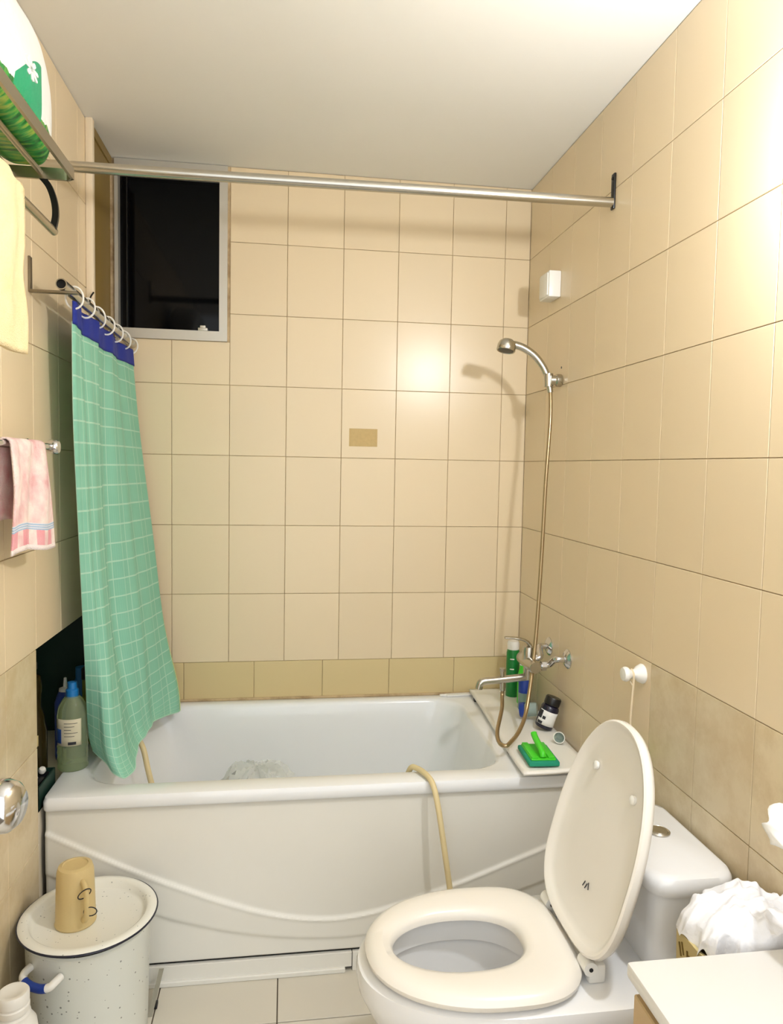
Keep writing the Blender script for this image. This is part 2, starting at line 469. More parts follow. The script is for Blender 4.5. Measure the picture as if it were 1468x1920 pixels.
fp = obj('front_panel', g[:2], 'panel_white', tub, uv=None)
solid(fp, .004, -1)
obj('kick_panel', join(box(-1.495, -.702, -.748, -.735, .012, .054, .001, 1), box(-1.495, -.72, -.756, -.735, 0.0, .014, .002, 1)), 'panel_white', tub, False)
obj('kick_panel', box(-.700, -.01, -.748, -.735, .0, .054, .001, 1), 'panel_white', tub, False)
obj('base_frame', box(-1.49, -.01, -.733, -.70, 0.0, .49), 'black_plastic', tub, False)

# ------------------------------------------------------------------ toilet
Y0 = -1.262
def egg(s0, back, front, hw, eb, ef, n=72):
    P = []
    for k in range(n):
        t = 2*PI*k/n; c, s = math.cos(t), math.sin(t)
        L, e = (front, ef) if c > 0 else (back, eb)
        P.append((s0+L*math.copysign(abs(c)**(2/e), c), hw*math.copysign(abs(s)**(2/e), s)))
    return P
def flat(E_, z): return [Vector((-.298-s, Y0+wd, z)) for s, wd in E_]
toi = thing('toilet', 'white toilet with raised cover, its tank against the right wall', 'toilet', (-.4, Y0, 0))
bowl = [flat(egg(.06, .20, .25, .115, 5, 2.4), 0), flat(egg(.06, .21, .26, .12, 5, 2.4), .02), flat(egg(.06, .22, .26, .118, 5, 2.3), .10), flat(egg(.08, .26, .285, .135, 5, 2.2), .20),
        flat(egg(.10, .34, .315, .168, 5, 2.2), .29), flat(egg(.12, .38, .322, .184, 5, 2.2), .345), flat(egg(.12, .385, .326, .188, 5, 2.2), .375), flat(egg(.12, .383, .322, .185, 5, 2.2), .389), flat(egg(.13, .37, .30, .176, 5, 2.2), .394),
        flat(egg(.225, .150, .172, .118, 2.3, 2.2), .394), flat(egg(.225, .143, .166, .113, 2.3, 2.2), .386), flat(egg(.225, .140, .164, .112, 2.3, 2.2), .345), flat(egg(.225, .150, .172, .122, 2.3, 2.2), .338),
        flat(egg(.225, .145, .165, .115, 2.3, 2.2), .30), flat(egg(.22, .11, .13, .085, 2.2, 2.2), .22), flat(egg(.21, .06, .08, .05, 2, 2), .17), flat(egg(.21, .03, .04, .025, 2, 2), .165)]
obj('bowl', loft(bowl, True, True), 'porcelain', toi)
so = lambda g, z: flat(egg(.175-g*.0, .172-g, .252-g, .184-g, 3.0, 2.15), z)
si = lambda g, z: flat(egg(.230, .128+g, .142+g, .089+g, 2.4, 2.1), z)
seat = obj('seat', loft([so(.006, .400), so(0, .406), so(-.001, .414), so(.005, .422), so(.016, .427), so(.034, .429), si(.022, .4275), si(.008, .423), si(.001, .415), si(0, .404), si(.006, .400)], wrap=True), 'seat_plastic', toi)
for q in (-1, 1):
    obj('bumper', box(-.45-.012, -.45+.012, Y0+q*.135-.008, Y0+q*.135+.008, .3935, .4015, .002), 'white_plastic', toi)
# raised cover
cd = Vector((.268, 0, .963)).normalized(); cn = Vector((-cd.z, 0, cd.x)); cb = Vector((-.303, Y0-.010, .428))
def cov(E_, n): return [cb+cd*s+Vector((0, wd, 0))+cn*n for s, wd in E_]
ce = lambda g: egg(.188, .184-g, .266-g, .180-g, 3.2, 2.15)
cover = obj('cover', loft([cov(ce(.06), -.020), cov(ce(.02), -.017), cov(ce(.006), -.011), cov(ce(0), .0), cov(ce(.001), .010), cov(ce(.005), .013), cov(ce(.010), .012), cov(ce(.016), .004), cov(ce(.03), -.002), cov(ce(.08), -.006)], True, True), 'seat_plastic', toi)
for q in (-1, 1):
    p = cb+cd*.33+cn*.002+Vector((0, q*.085, 0))
    obj('bumper', lathe([(.0, 0), (.009, 0), (.009, .006), (.006, .008), (0, .008)], p-cn*.006, cn, 16), 'white_plastic', cover)
    obj('hinge', join(cyl((-.300, Y0+q*.105-.018, .425), (-.300, Y0+q*.105+.018, .425), .014, 20), box(-.303, -.268, Y0+q*.105-.016, Y0+q*.105+.016, .394, .432, .005)), 'white_plastic', toi)
    obj('hinge_pin', cyl((-.300, Y0+q*.105-.0195, .425), (-.300, Y0+q*.105+.0195, .425), .004, 12), 'black_plastic', toi)
mk = lambda s, wd, L, ang: [cb+cd*(s+L*t*math.sin(ang)+hw*math.cos(ang))+Vector((0, wd+L*t*math.cos(ang)-hw*math.sin(ang), 0))-cn*.0040 for t, hw in ((-1, -.0013), (1, -.0013), (1, .0013), (-1, .0013))]
def quadslab(q, t=.0006): return loft([q, [p+cn*t for p in q]])
obj('brand_mark', join(quadslab(mk(.108, .0, .007, 2.0)), quadslab(mk(.108, -.010, .007, 2.0)), quadslab(mk(.112, -.019, .007, 1.2))), 'print_dark', cover, False)
# tank
YT = -1.243
def trr(x0, x1, hw, r, z): return rrect(x0, x1, YT-hw+.024, YT+hw-.024, r, z)
tank = obj('tank', loft([trr(-.165, -.02, .155, .04, .388), trr(-.170, -.02, .165, .04, .42), trr(-.176, -.018, .176, .04, .52), trr(-.178, -.018, .178, .04, .566)], True, True), 'porcelain', toi)
obj('tank_lid', loft([trr(-.174, -.022, .174, .04, .566), trr(-.174, -.022, .174, .04, .571), trr(-.187, -.010, .187, .045, .571), trr(-.190, -.008, .190, .045, .577), trr(-.190, -.008, .190, .045, .596), trr(-.185, -.012, .185, .045, .605), trr(-.172, -.022, .172, .045, .609)], True, True), 'porcelain', tank)
obj('flush_button', lathe([(.0, 0), (.024, 0), (.024, .004), (.021, .006), (.019, .0045), (.017, .007), (0, .008)], (-.085, YT+.012, .608)), 'satin_chrome', tank)

# ------------------------------------------------------------------ cabinet, bin, tissue
cab = thing('cabinet', 'white topped cabinet with tan sides beside the toilet', 'cabinet', (-.17, -1.9, 0))
obj('carcass', box(-.340, -.004, -2.18, -1.645, .0, .588, .002, 1), 'cabinet_side', cab, False)
obj('worktop', box(-.356, -.002, -2.2, -1.630, .596, .621, .005, 2), 'counter_white', cab)
obj('shadow_gap', box(-.334, -.004, -2.17, -1.65, .586, .598), 'print_brown', cab, False)
for a, b in ((-2.175, -1.915), (-1.91, -1.65)):
    d_ = obj('door', box(-.352, -.340, a, b, .04, .582, .002, 1), 'cabinet_side', cab, False)
    obj('handle', cyl((-.362, (a+b)/2, .42), (-.362, (a+b)/2, .50), .005, 10), 'satin_chrome', d_)
binx = thing('waste_bin', 'beige waste bin between the toilet tank and cabinet', 'bin', (-.115, -1.535, 0))
obj('bin_body', loft([rrect(-.180, -.03, -1.585, -1.485, .03, 0), rrect(-.196, -.015, -1.600, -1.475, .035, .580), rrect(-.190, -.021, -1.594, -1.481, .03, .580), rrect(-.175, -.035, -1.58, -1.49, .03, .02)], True, True), 'bin_beige', binx)
pr = []
for yy, z0, z1, t in ((-1.518, .538, .560, 1), (-1.526, .545, .565, 1), (-1.541, .520, .560, .6), (-1.549, .530, .555, 1)):
    pr.append(tube([(-.1952, yy, z0), (-.1960, yy+.006*t, z1)], .0018, 6))
obj('printed_marks', join(*pr), 'print_brown', binx)
from mathutils import noise as mn
def bagtop():
    n = 110; rings = []
    M = 22
    for i in range(M+5):
        r = 1-(i-4)/M if i >= 4 else 1+.10*(4-i)/4*(1 if i else .9)
        r = max(r, .015); ring = []
        for k in range(n):
            t = 2*PI*k/n; c, s = math.cos(t), math.sin(t)
            fr = 1+.05*math.sin(7*t+1)+.03*math.sin(15*t)+.02*math.sin(31*t+2)
            x = -.088+.100*math.copysign(abs(c)**.8, c)*r*(fr if r > .5 else 1); y = -1.538+.072*math.copysign(abs(s)**.8, s)*r*(fr if r > .5 else 1)
            top = .602+.038*min(1, max(0, (x+.218)/.08))**.8+.008*math.sin(x*60)
            z = top-.016*r**6
            if i < 4: z = lerp(top-.016, .582-.18*(x+.206)+.006*math.sin(9*t), (4-i)/4)
            q = mn.noise(Vector((x*30, y*30, 2.0)))*.012+mn.noise(Vector((x*75, y*75, 5.0)))*.009
            rid = (1-abs(mn.noise(Vector((x*26+3, y*26, 9.0))))*2)*.012-.006
            ring.append(Vector((min(x+q*.6, -.006), max(y+q*.6, -1.624), max(z+q+rid, .54))))
        rings.append(ring)
    return loft(rings, False, True)
bg = obj('bag_liner', bagtop(), 'bag_white', None); tag(bg, 'crumpled white plastic bag covering the beige waste bin', 'bag')
ss = bg.modifiers.new('smooth', 'SUBSURF'); ss.levels = ss.render_levels = 1
# toilet paper on the right wall with a torn end
tp = thing('toilet_paper', 'white toilet paper with torn end hanging on the right wall', 'toilet paper', (-.06, -1.6, .80))
obj('holder', join(cyl((-.002, -1.86, .80), (-.085, -1.86, .80), .008, 12), cyl((-.085, -1.86, .80), (-.085, -1.735, .80), .007, 12), lathe([(0, 0), (.022, 0), (.022, .006), (0, .008)], (0, -1.86, .80), (-1, 0, 0), 20)), 'chrome', tp)
obj('roll', lathe([(.02, 0), (.052, 0), (.053, .003), (.053, .098), (.052, .101), (.02, .101)], (-.085, -1.842, .79), (0, 1, 0), 40), 'white_paper', tp)
def tail(u, v):
    y = -1.82+.226*u-.025*v*u; h = .092*(1-.40*u); torn = .010*math.sin(v*11)*u
    z = .866-.020*u-h*v+.012*math.sin(6*u+3*v)*v
    return (-.030-.052*u-.045*v*u+.010*math.sin(9*u+5*v), y+torn, z)
g = grid(tail, 24, 14); solid(obj('loose_sheet', g[:2], 'white_paper', tp), .0012)

# ------------------------------------------------------------------ lamp on the right wall
lp = thing('wall_lamp', 'small round white wall lamp on the right wall above the cabinet', 'lamp', (0, -1.69, 1.96))
obj('lamp_base', lathe([(0, 0), (.05, 0), (.05, .010), (.03, .020), (.022, .030), (.022, .036)], (0, -1.69, 1.96), (-1, 0, 0)), 'white_plastic', lp)
obj('bulb', lathe([(.036*math.sin(PI*k/16), -.036*math.cos(PI*k/16)) for k in range(17)], (-.066, -1.69, 1.96), (-1, 0, 0), 32, False, False), 'lamp_glass', lp)

# ------------------------------------------------------------------ shower, faucet
sh = thing('hand_shower', 'chrome hand shower in its wall holder above the tub', 'shower', (-.04, -.34, 1.0))
obj('holder', join(lathe([(0, 0), (.019, 0), (.021, .003), (.021, .018), (.017, .022), (.017, .038), (.0, .040)], (0, -.355, 1.684), (-1, .08, 0), 28), cyl((-.040, -.346, 1.664), (-.042, -.346, 1.706), .0155, 20)), 'satin_chrome', sh)
hp = spline([(-.033, -.345, 1.645), (-.041, -.343, 1.684), (-.055, -.34, 1.722), (-.084, -.337, 1.760), (-.120, -.335, 1.785), (-.150, -.333, 1.796), (-.168, -.332, 1.798)], 6)
hr = [lerp(.0095, .0125, min(1, i/(len(hp)-1)*2)) for i in range(len(hp))]
hd = obj('handle', tube(hp, hr, 16), 'satin_chrome', sh)
ha = Vector((-.20, -.10, -.95))
obj('spray_head', lathe([(.0, -.018), (.018, -.017), (.026, -.010), (.030, .0), (.031, .018), (.029, .021), (.027, .019), (0, .018)], (-.182, -.333, 1.796), ha, 32), 'satin_chrome', sh)
obj('spray_plate', lathe([(0, .0185), (.0255, .0185), (.0255, .0195), (0, .0205)], (-.182, -.333, 1.796), ha, 32), 'dark_steel', sh)
hose_path = spline([(-.188, -.41, .668), (-.190, -.415, .650), (-.204, -.46, .623), (-.246, -.555, .588), (-.256, -.61, .5745), (-.244, -.632, .572), (-.226, -.62, .576), (-.179, -.57, .597), (-.133, -.50, .651), (-.088, -.43, .838), (-.066, -.40, 1.1), (-.052, -.38, 1.35), (-.036, -.36, 1.55), (-.033, -.345, 1.650)], 10)
hs = obj('shower_hose', tube(hose_path, .0062, 12), 'brass_hose', sh)
fa = thing('bath_mixer', 'chrome wall mixer tap over the right end of the tub', 'tap', (-.07, -.41, .76))
body = []
for yw, yb in ((-.325, -.365), (-.490, -.455)):
    obj('wall_flange', lathe([(0, 0), (.031, 0), (.031, .003), (.022, .010), (.012, .013), (0, .013)], (0, yw, .79), (-1, 0, 0), 28), 'chrome', fa)
    obj('union', join(tube(spline([(-.004, yw, .79), (-.032, yw, .79), (-.040, yw+(yb-yw)*.3, .785), (-.046, yb, .765), (-.062, yb, .760), (-.088, yb, .760)], 6), .0105, 14), lathe([(0, 0), (.016, 0), (.016, .016), (0, .016)], (-.060, yb, .760), (-1, 0, 0), 6)), 'chrome', fa)
obj('mixer_body', join(lathe([(0, -.07), (.018, -.07), (.021, -.064), (.022, 0), (.021, .064), (.018, .07), (0, .07)], (-.102, -.41, .760), (0, 1, 0), 28), lathe([(0, 0), (.021, 0), (.022, .03), (.019, .042), (0, .046)], (-.102, -.41, .770), (0, 0, 1), 28), lathe([(0, 0), (.017, 0), (.016, .05), (0, .052)], (-.102, -.41, .755), (0, 0, -1), 24)), 'satin_chrome', fa)
obj('lever', tube(spline([(-.098, -.41, .815), (-.115, -.41, .832), (-.150, -.41, .841), (-.185, -.41, .843)], 6), [.011]*5+[.0085]*7+[.007]*7, 12, flat=.6), 'satin_chrome', fa)
obj('spout', tube(spline([(-.098, -.41, .712), (-.15, -.41, .708), (-.21, -.41, .703), (-.250, -.41, .700), (-.264, -.41, .692), (-.268, -.41, .676)], 6), [.012]*20+[.0125]*5+[.0118]*6, 16), 'satin_chrome', fa)
dv = obj('diverter', join(cyl((-.190, -.41, .705), (-.190, -.41, .738), .0065, 14), lathe([(0, 0), (.0095, 0), (.0095, .009), (0, .011)], (-.190, -.41, .733), (0, 0, 1), 16), cyl((-.189, -.41, .705), (-.188, -.41, .668), .009, 14)), 'satin_chrome', fa)
# socket box
sb = thing('switch_box', 'white plastic box on the right wall near the back corner', 'switch box', (0, -.3, 2.0))
obj('box_body', box(-.042, 0, -.325, -.235, 1.962, 2.048, .004), 'white_plastic', sb)
obj('plug_slots', join(*[cyl((-.030+dx, -.2355, z), (-.030+dx, -.2345, z), .003, 10) for dx, z in ((0, 2.02), (0, 2.005), (.010, 1.985))]), 'print_dark', sb)
obj('face_plate', box(-.046, -.040, -.318, -.242, 1.968, 2.042, .003), 'white_plastic', sb)

# ------------------------------------------------------------------ shower rod across the room
rd = thing('shower_rod', 'long steel shower rod spanning the room below the ceiling', 'rod', (-.75, -.705, 2.12))
obj('tube', cyl((XL+.004, -.705, 2.122), (-.006, -.705, 2.134), .0135, 24), 'satin_chrome', rd)
obj('bracket', join(box(-.006, 0, -.715, -.695, 2.115, 2.212, .002), cyl((-.006, -.705, 2.198), (-.0085, -.705, 2.198), .004, 10)), 'dark_steel', rd)
obj('bracket', box(XL, XL+.006, -.715, -.695, 2.10, 2.20, .002), 'satin_chrome', rd)
# curtain rod along the left wall
cr = thing('curtain_rod', 'short steel curtain rod on an angled bracket along left wall', 'rod', (-1.425, -.42, 1.8))
def hollow(p0, p1, ro, ri):
    d = (p1-p0); L = d.length
    return lathe([(ri, .05), (ri, 0), (ro, 0), (ro, L), (0, L)], p0, d, 24, True, True)
obj('tube', hollow(Vector((-1.430, -.800, 1.8125)), Vector((-1.424, -.012, 1.797)), .0135, .011), 'satin_chrome', cr)
obj('tube_opening', lathe([(0, .012), (.0112, .012), (.0112, .0122)], (-1.430, -.800, 1.8125), (0, 1, -.018), 24), 'void', cr)
obj('bracket', join(box(XL, XL+.005, -.80, -.782, 1.795, 1.875, .0015), box(XL, -1.394, -.80, -.782, 1.791, 1.797, .0015)), 'aged_steel', cr)

# ------------------------------------------------------------------ curtain
def cat(T, u):
    n = len(T)-1; f = min(u*n, n-1e-6); i = int(f); t = f-i
    P = [Vector(T[max(0, min(n, k))]) for k in (i-1, i, i+1, i+2)]
    a, b, c, d = P
    return .5*((2*b)+(c-a)*t+(2*a-5*b+4*c-d)*t*t+(3*b-a-3*c+d)*t**3)
CROWS = [  # rows from the top: height, and control points (x, y, z) along the width
    [(-1.430, -.715, 1.792), (-1.436, -.56, 1.788), (-1.430, -.40, 1.784), (-1.434, -.23, 1.779), (-1.424, -.035, 1.772)],
    [(-1.437, -.690, 1.500), (-1.418, -.57, 1.500), (-1.434, -.40, 1.500), (-1.408, -.24, 1.500), (-1.400, -.035, 1.498)],
    [(-1.440, -.635, 1.150), (-1.405, -.56, 1.150), (-1.424, -.40, 1.150), (-1.375, -.25, 1.150), (-1.354, -.045, 1.150)],
    [(-1.440, -.595, .850), (-1.380, -.57, .850), (-1.398, -.41, .840), (-1.338, -.27, .840), (-1.314, -.06, .840)],
    [(-1.438, -.572, .640), (-1.350, -.625, .610), (-1.345, -.44, .600), (-1.315, -.28, .610), (-1.262, -.085, .620)],
    [(-1.428, -.560, .575), (-1.316, -.665, .537), (-1.318, -.46, .548), (-1.304, -.30, .560), (-1.250, -.105, .530)],
]
def curt(u, v):
    rows = [cat(r, u) for r in CROWS]
    p = cat([tuple(q) for q in rows], v)
    fold = .006*math.sin(u*PI*7)*(1-.3*v)+.002*math.sin(u*PI*17+2*v)
    return Vector((p.x+fold, p.y, p.z))
cu = thing('shower_curtain', 'green checked shower curtain with blue header hanging over the tub', 'shower curtain', (-1.4, -.4, .55))
hsplit = .075
vs = []
def sub(v0, v1, nu, nv, ext=1.0):
    g = grid(lambda u, v: curt(u, v0+(v1-v0)*v), nu, nv)
    return g[0], g[1], [(a*.95, (v0+(v1-v0)*b)*1.25) for a, b in g[2]]
g = sub(.050, 1, 90, 110); solid(obj('cloth', g[:2], 'check_cloth', cu, uv=g[2]), .0012)
def hdr(u, v):
    p = curt(u, v*(.054+.006*math.sin(u*3.1))); p.x += .0022; return p
g = grid(hdr, 90, 8); solid(obj('header_band', g[:2], 'blue_cloth', cu), .003)
hem = [curt(1, v) for v in [k/60 for k in range(5, 61)]]
obj('edge_binding', tube(hem, .0022, 6), 'hem_yellow', cu)
obj('hem_binding', tube([curt(k/90, 1) for k in range(91)], .0018, 6), 'check_cloth', cu)
for k in range(7):
    y = -.705+.675*k/6; zc = 1.812-.0187*(y+.80); tl = .010*math.sin(k*2.3)
    pts = [(-1.428+.0215*math.sin(t)+.002, y+tl*math.cos(t), zc-.009+.0275*math.cos(t)) for t in [2*PI*q/28 for q in range(28)]]
    obj('ring', tube(pts, .0025, 8, closed=True), 'white_plastic', cu)

# ------------------------------------------------------------------ towel rack, bag, towels
rk = thing('towel_rack', 'steel towel shelf high on the left wall', 'rack', (-1.42, -1.4, 1.97))
YE, YS, ZR = -1.052, -1.75, 1.975
fr = spline([(XL, YE, ZR), (-1.36, YE, ZR), (-1.342, YE, ZR), (-1.332, YE-.010, ZR), (-1.331, YE-.028, ZR), (-1.331, -1.3, ZR), (-1.331, YS, ZR)], 6)
def strap(path, hw, hh):   # flat bar standing on edge along a horizontal path
    P = [Vector(p) for p in path]; rings = []
    for i, p in enumerate(P):
        d = (P[min(i+1, len(P)-1)]-P[max(i-1, 0)]).normalized(); s = Vector((d.y, -d.x, 0))
        rings.append([p+s*hw+Vector((0, 0, hh)), p-s*hw+Vector((0, 0, hh)), p-s*hw-Vector((0, 0, hh)), p+s*hw-Vector((0, 0, hh))])
    return loft(rings)
obj('frame_bar', strap(fr, .003, .0115), 'steel', rk)
for x in (-1.395, -1.455):
    obj('shelf_bar', cyl((x, YE-.003, ZR+.002), (x, YS, ZR+.002), .006, 14), 'steel', rk)
obj('hanging_bar', cyl((-1.375, -1.035, 1.865), (-1.375, YS, 1.865), .0085, 16), 'steel', rk)
for y in (-1.050, -1.72):
    pa = spline([(-1.397, y, 1.972), (-1.379, y, 1.95), (-1.369, y, 1.92), (-1.367, y, 1.892), (-1.372, y, 1.866)], 6)
    rr = []
    for i, p in enumerate(pa):
        d = (pa[min(i+1, len(pa)-1)]-pa[max(i-1, 0)]).normalized(); s = Vector((d.z, 0, -d.x))
        rr.append([p+s*.006+Vector((0, .004, 0)), p-s*.006+Vector((0, .004, 0)), p-s*.006-Vector((0, .004, 0)), p+s*.006-Vector((0, .004, 0))])
    obj('curved_bracket', loft(rr), 'dark_steel', rk)
# plastic bag lying on the rack
def bag_half(y):
    t = (y+1.395)/.335
    k = max(0.0, 1-abs(t)**5)**.5
    return k
def bag_ring(y, n=40):
    k = bag_half(y); hx, hz = .072*(.45+.55*k), .105*(.18+.82*k); cx, cz = -1.418, 1.984+hz+.002
    P = []
    for q in range(n):
        t = 2*PI*q/n; c, s = math.cos(t), math.sin(t)
        wv = 1+.015*math.sin(5*t+y*23)+.012*math.sin(3*t-y*31)
        P.append(Vector((cx+hx*math.copysign(abs(c)**.5, c)*wv, y, max(cz+hz*math.copysign(abs(s)**.55, s)*wv, 1.9835))))
    return P
pb = thing('detergent_bag', 'white and green printed plastic bag lying on the towel rack', 'bag', (-1.42, -1.42, 1.984))
yb = [-1.395-.334*math.cos(PI*k/60) for k in range(61)]
obj('bag_body', loft([bag_ring(y) for y in yb]), 'bag_print', pb)
def bag_x(y, z):
    P = bag_ring(y, 160); best = max((p for p in P if p.x > -1.418), key=lambda p: -abs(p.z-z)); return best.x
fm = []
FY, FZ = -1.256, 2.079
FX = max(bag_x(FY+a, FZ+b) for a in (-.03, -.015, 0, .015, .03) for b in (-.015, 0, .015))+.001
for k in range(8):
    a = PI*k/4+.2; ring = []
    pts = []
    for s, wd in ((.003, .0022), (.013, .0042), (.0205, .0036), (.0225, 0)):
        pts.append((s, wd))
    outl = [(s, wd) for s, wd in pts]+[(s, -wd) for s, wd in pts[-2::-1]]
    q = []
    for s, wd in outl:
        y = FY+1.55*(s*math.cos(a)-wd*math.sin(a)); z = FZ+.85*(s*math.sin(a)+wd*math.cos(a))
        q.append(Vector((FX, y, z)))
    fm.append(loft([q, [p-Vector((.004, 0, 0)) for p in q]]))
obj('flower_mark', join(*fm), 'white_paper', pb, False)
# yellow towel over the hanging bar
def drape(xb, zb, y0, y1, lf, lb, rbar, seed, flare=0, wav=.006, thick=.01, pinch=None):
    def fn(u, v):
        y = y0+(y1-y0)*u
        s = v*(lf+lb+PI*rbar)
        if s < lb: x, z = xb-rbar, zb-(lb-s)
        elif s < lb+PI*rbar:
            a = (s-lb)/rbar; x, z = xb-rbar*math.cos(a), zb+rbar*math.sin(a)
        else: x, z = xb+rbar, zb-(s-lb-PI*rbar)
        d = max(0, (zb-z))
        sgn = 1 if s > lb else -.5
        x += sgn*wav*(math.sin(u*9+seed)*min(1, d/.08)+.5*math.sin(u*17+d*12+seed))+sgn*min(d, .1)*.05
        mid = (y0+y1)/2; k = 1+flare*d
        if pinch: k *= 1-pinch[1]*math.exp(-((d-pinch[0])/.05)**2)
        y = mid+(y-mid)*k
        return (x, y, z+.008*math.sin(u*5+seed)*min(1, d/.2))
    return fn
def towel(name, label, fn, mat, nu=40, nv=60, thick=.006, remap=None):
    g = grid(fn, nu, nv); uv = [(a, remap(b) if remap else b) for a, b in g[2]]
    o = obj(name, g[:2], mat, None, uv=uv); solid(o, thick)
    tag(o, label, 'towel'); return o
towel('hand_towel', 'pale yellow terry towel hanging from the towel rack', drape(-1.375, 1.865, -1.62, -1.262, .285, .20, .017, 1.3, 0, .009, pinch=(.15, .14)), 'towel_yellow', thick=.009)
# towel rail and pink towel
tr = thing('towel_rail', 'chrome towel rail at eye level on the left wall', 'towel rail', (-1.46, -1.1, 1.42))
obj('rail', cyl((-1.447, -1.60, 1.421), (-1.447, -.835, 1.423), .008, 16), 'chrome', tr)
for y in (-.825, -1.60):
    obj('post', join(lathe([(0, 0), (.019, 0), (.019, .004), (.013, .008), (.010, .012), (.010, .04), (.014, .046), (.0175, .054), (.0175, .070), (.014, .074), (0, .075)], (XL, y, 1.423), (1, 0, 0), 28)), 'chrome', tr)
towel('face_towel', 'pink and white face towel with blue stripe on the chrome rail', drape(-1.447, 1.422, -1.125, -.905, .225, .16, .012, .4, .95, .007), 'towel_pink', remap=lambda b: (b-.42)/.58, thick=.004)

# ------------------------------------------------------------------ niche bottles
def bottle(name, label, prof, o, mat, capmat=None, cap=None, n=28, group=None, capname='cap'):
    t = thing(name, label, 'bottle', o, group)
    obj('bottle_body', lathe(prof, o, n=n), mat, t)
    if cap: obj(capname, lathe(cap, o, n=n), capmat, t)
    return t
NZ = .495
cbx, cby = -1.480, -.560
t = bottle('water_bottle', 'clear plastic bottle with blue cap on the tub corner', [(.0, 0), (.038, 0), (.041, .004)]+[(.041-.0018*(k % 2), .010+.009*k) for k in range(9)]+[(.041, .092), (.041, .15), (.037, .175), (.026, .195), (.014, .208), (.013, .22), (0, .222)], (cbx, cby, RIM+.001), 'clear_bottle', 'blue_plastic', [(0, .200), (.017, .200), (.0175, .222), (.013, .226), (.0125, .243), (0, .245)])
def curved_label(o, r, a0, a1, z0, z1, n=14):
    return grid(lambda u, v: (o[0]+r*math.cos(a0+(a1-a0)*u), o[1]+r*math.sin(a0+(a1-a0)*u), o[2]+z0+(z1-z0)*v), n, 4)
g = curved_label((cbx, cby, RIM), .0418, -2.5, -.75, .075, .150); solid(obj('paper_label', g[:2], 'label_paper', t), .0006, 1)
g = curved_label((cbx, cby, RIM), .0424, -2.5, -2.05, .082, .122); solid(obj('blue_print', g[:2], 'print_blue', t), .0004, 1)
lines = [curved_label((cbx, cby, RIM), .0425, -1.85, -1.0-.2*(k % 3), .138-.009*k, .1395-.009*k, 8)[:2] for k in range(5)]+[curved_label((cbx, cby, RIM), .0425, -1.6, -1.1, .079, .087, 8)[:2]]
obj('text_lines', join(*lines), 'print_dark', t)
t = bottle('dark_bottle', 'tall dark glass bottle with black stopper in the wall niche', [(0, 0), (.034, 0), (.036, .01), (.036, .15), (.030, .175), (.030, .19), (.021, .215), (.022, .245), (.024, .27), (.021, .30), (.014, .305), (0, .306)], (-1.580, -.575, NZ), 'dark_bottle', 'black_plastic', [(0, .306), (.006, .306), (.006, .318), (.013, .322), (.013, .338), (0, .342)], capname='stopper')
g = curved_label((-1.580, -.575, NZ), .0366, -2.3, -.9, .115, .145); solid(obj('paper_label', g[:2], 'bin_beige', t), .0006, 1)
t = bottle('pump_bottle', 'deep blue bottle with white nozzle behind the clear bottle', [(0, 0), (.028, 0), (.030, .01), (.030, .17), (.024, .19), (.018, .205), (0, .206)], (-1.545, -.40, NZ), 'deep_blue', 'white_plastic', [(0, .206), (.018, .206), (.017, .214), (.006, .218), (.004, .245), (0, .247)], capname='nozzle')
bottle('blue_bottle', 'small blue bottle at the back of the wall niche', [(0, 0), (.027, 0), (.03, .008), (.03, .18), (.018, .21), (.018, .245), (0, .248)], (-1.53, -.28, NZ), 'blue_plastic')
pk = thing('carton', 'olive yellow carton standing in the niche behind the curtain', 'carton', (-1.475, -.36, RIM))
obj('carton_body', box(-1.50, -1.445, -.39, -.33, RIM+.001, RIM+.20, .003), 'olive_plastic', pk)
obj('carton_lid', box(-1.502, -1.443, -.392, -.328, RIM+.198, RIM+.235, .004), 'black_plastic', pk)
crt = thing('storage_box', 'dark green storage box along the wall niche edge', 'box', (-1.56, -.66, NZ))
def opentop(x0, x1, y0, y1, z0, z1, t=.004):
    return join(box(x0, x1, y0, y1, z0, z0+t), box(x0, x0+t, y0, y1, z0, z1), box(x1-t, x1, y0, y1, z0, z1), box(x0, x1, y0, y0+t, z0, z1), box(x0, x1, y1-t, y1, z0, z1))
obj('box_body', opentop(-1.64, -1.509, -.758, -.622, NZ+.001, NZ+.062), 'dark_green', crt, False)
for i, (x, y, z, r, lab) in enumerate(((-1.532, -.655, .575, .010, 'small round white cap lying in the dark green box'), (-1.545, -.685, .568, .012, 'white crumpled wrapper lying in the dark green box'))):
    o = obj('bottle_cap' if i == 0 else 'wrapper', lathe([(0, -r*.7), (r*.8, -r*.6), (r, 0), (r*.75, r*.7), (0, r*.9)], (x, y, z-.012), (.3, -.4, 1), 9 if i else 18), 'white_plastic'); tag(o, lab, 'cap' if i == 0 else 'wrapper')
o = obj('filler_box', box(-1.625, -1.52, -.75, -.63, NZ+.005, NZ+.056, .004), 'black_plastic', crt); 
tb2 = thing('dark_board', 'tall dark green board leaning at the back of niche', 'board', (-1.6, -.15, NZ))
obj('board_face', box(-1.72, -1.52, -.17, -.15, NZ+.001, .905, .004), 'dark_green', tb2); obj('board_edge', box(-1.722, -1.518, -.172, -.148, .897, .908, .002), 'black_plastic', tb2)

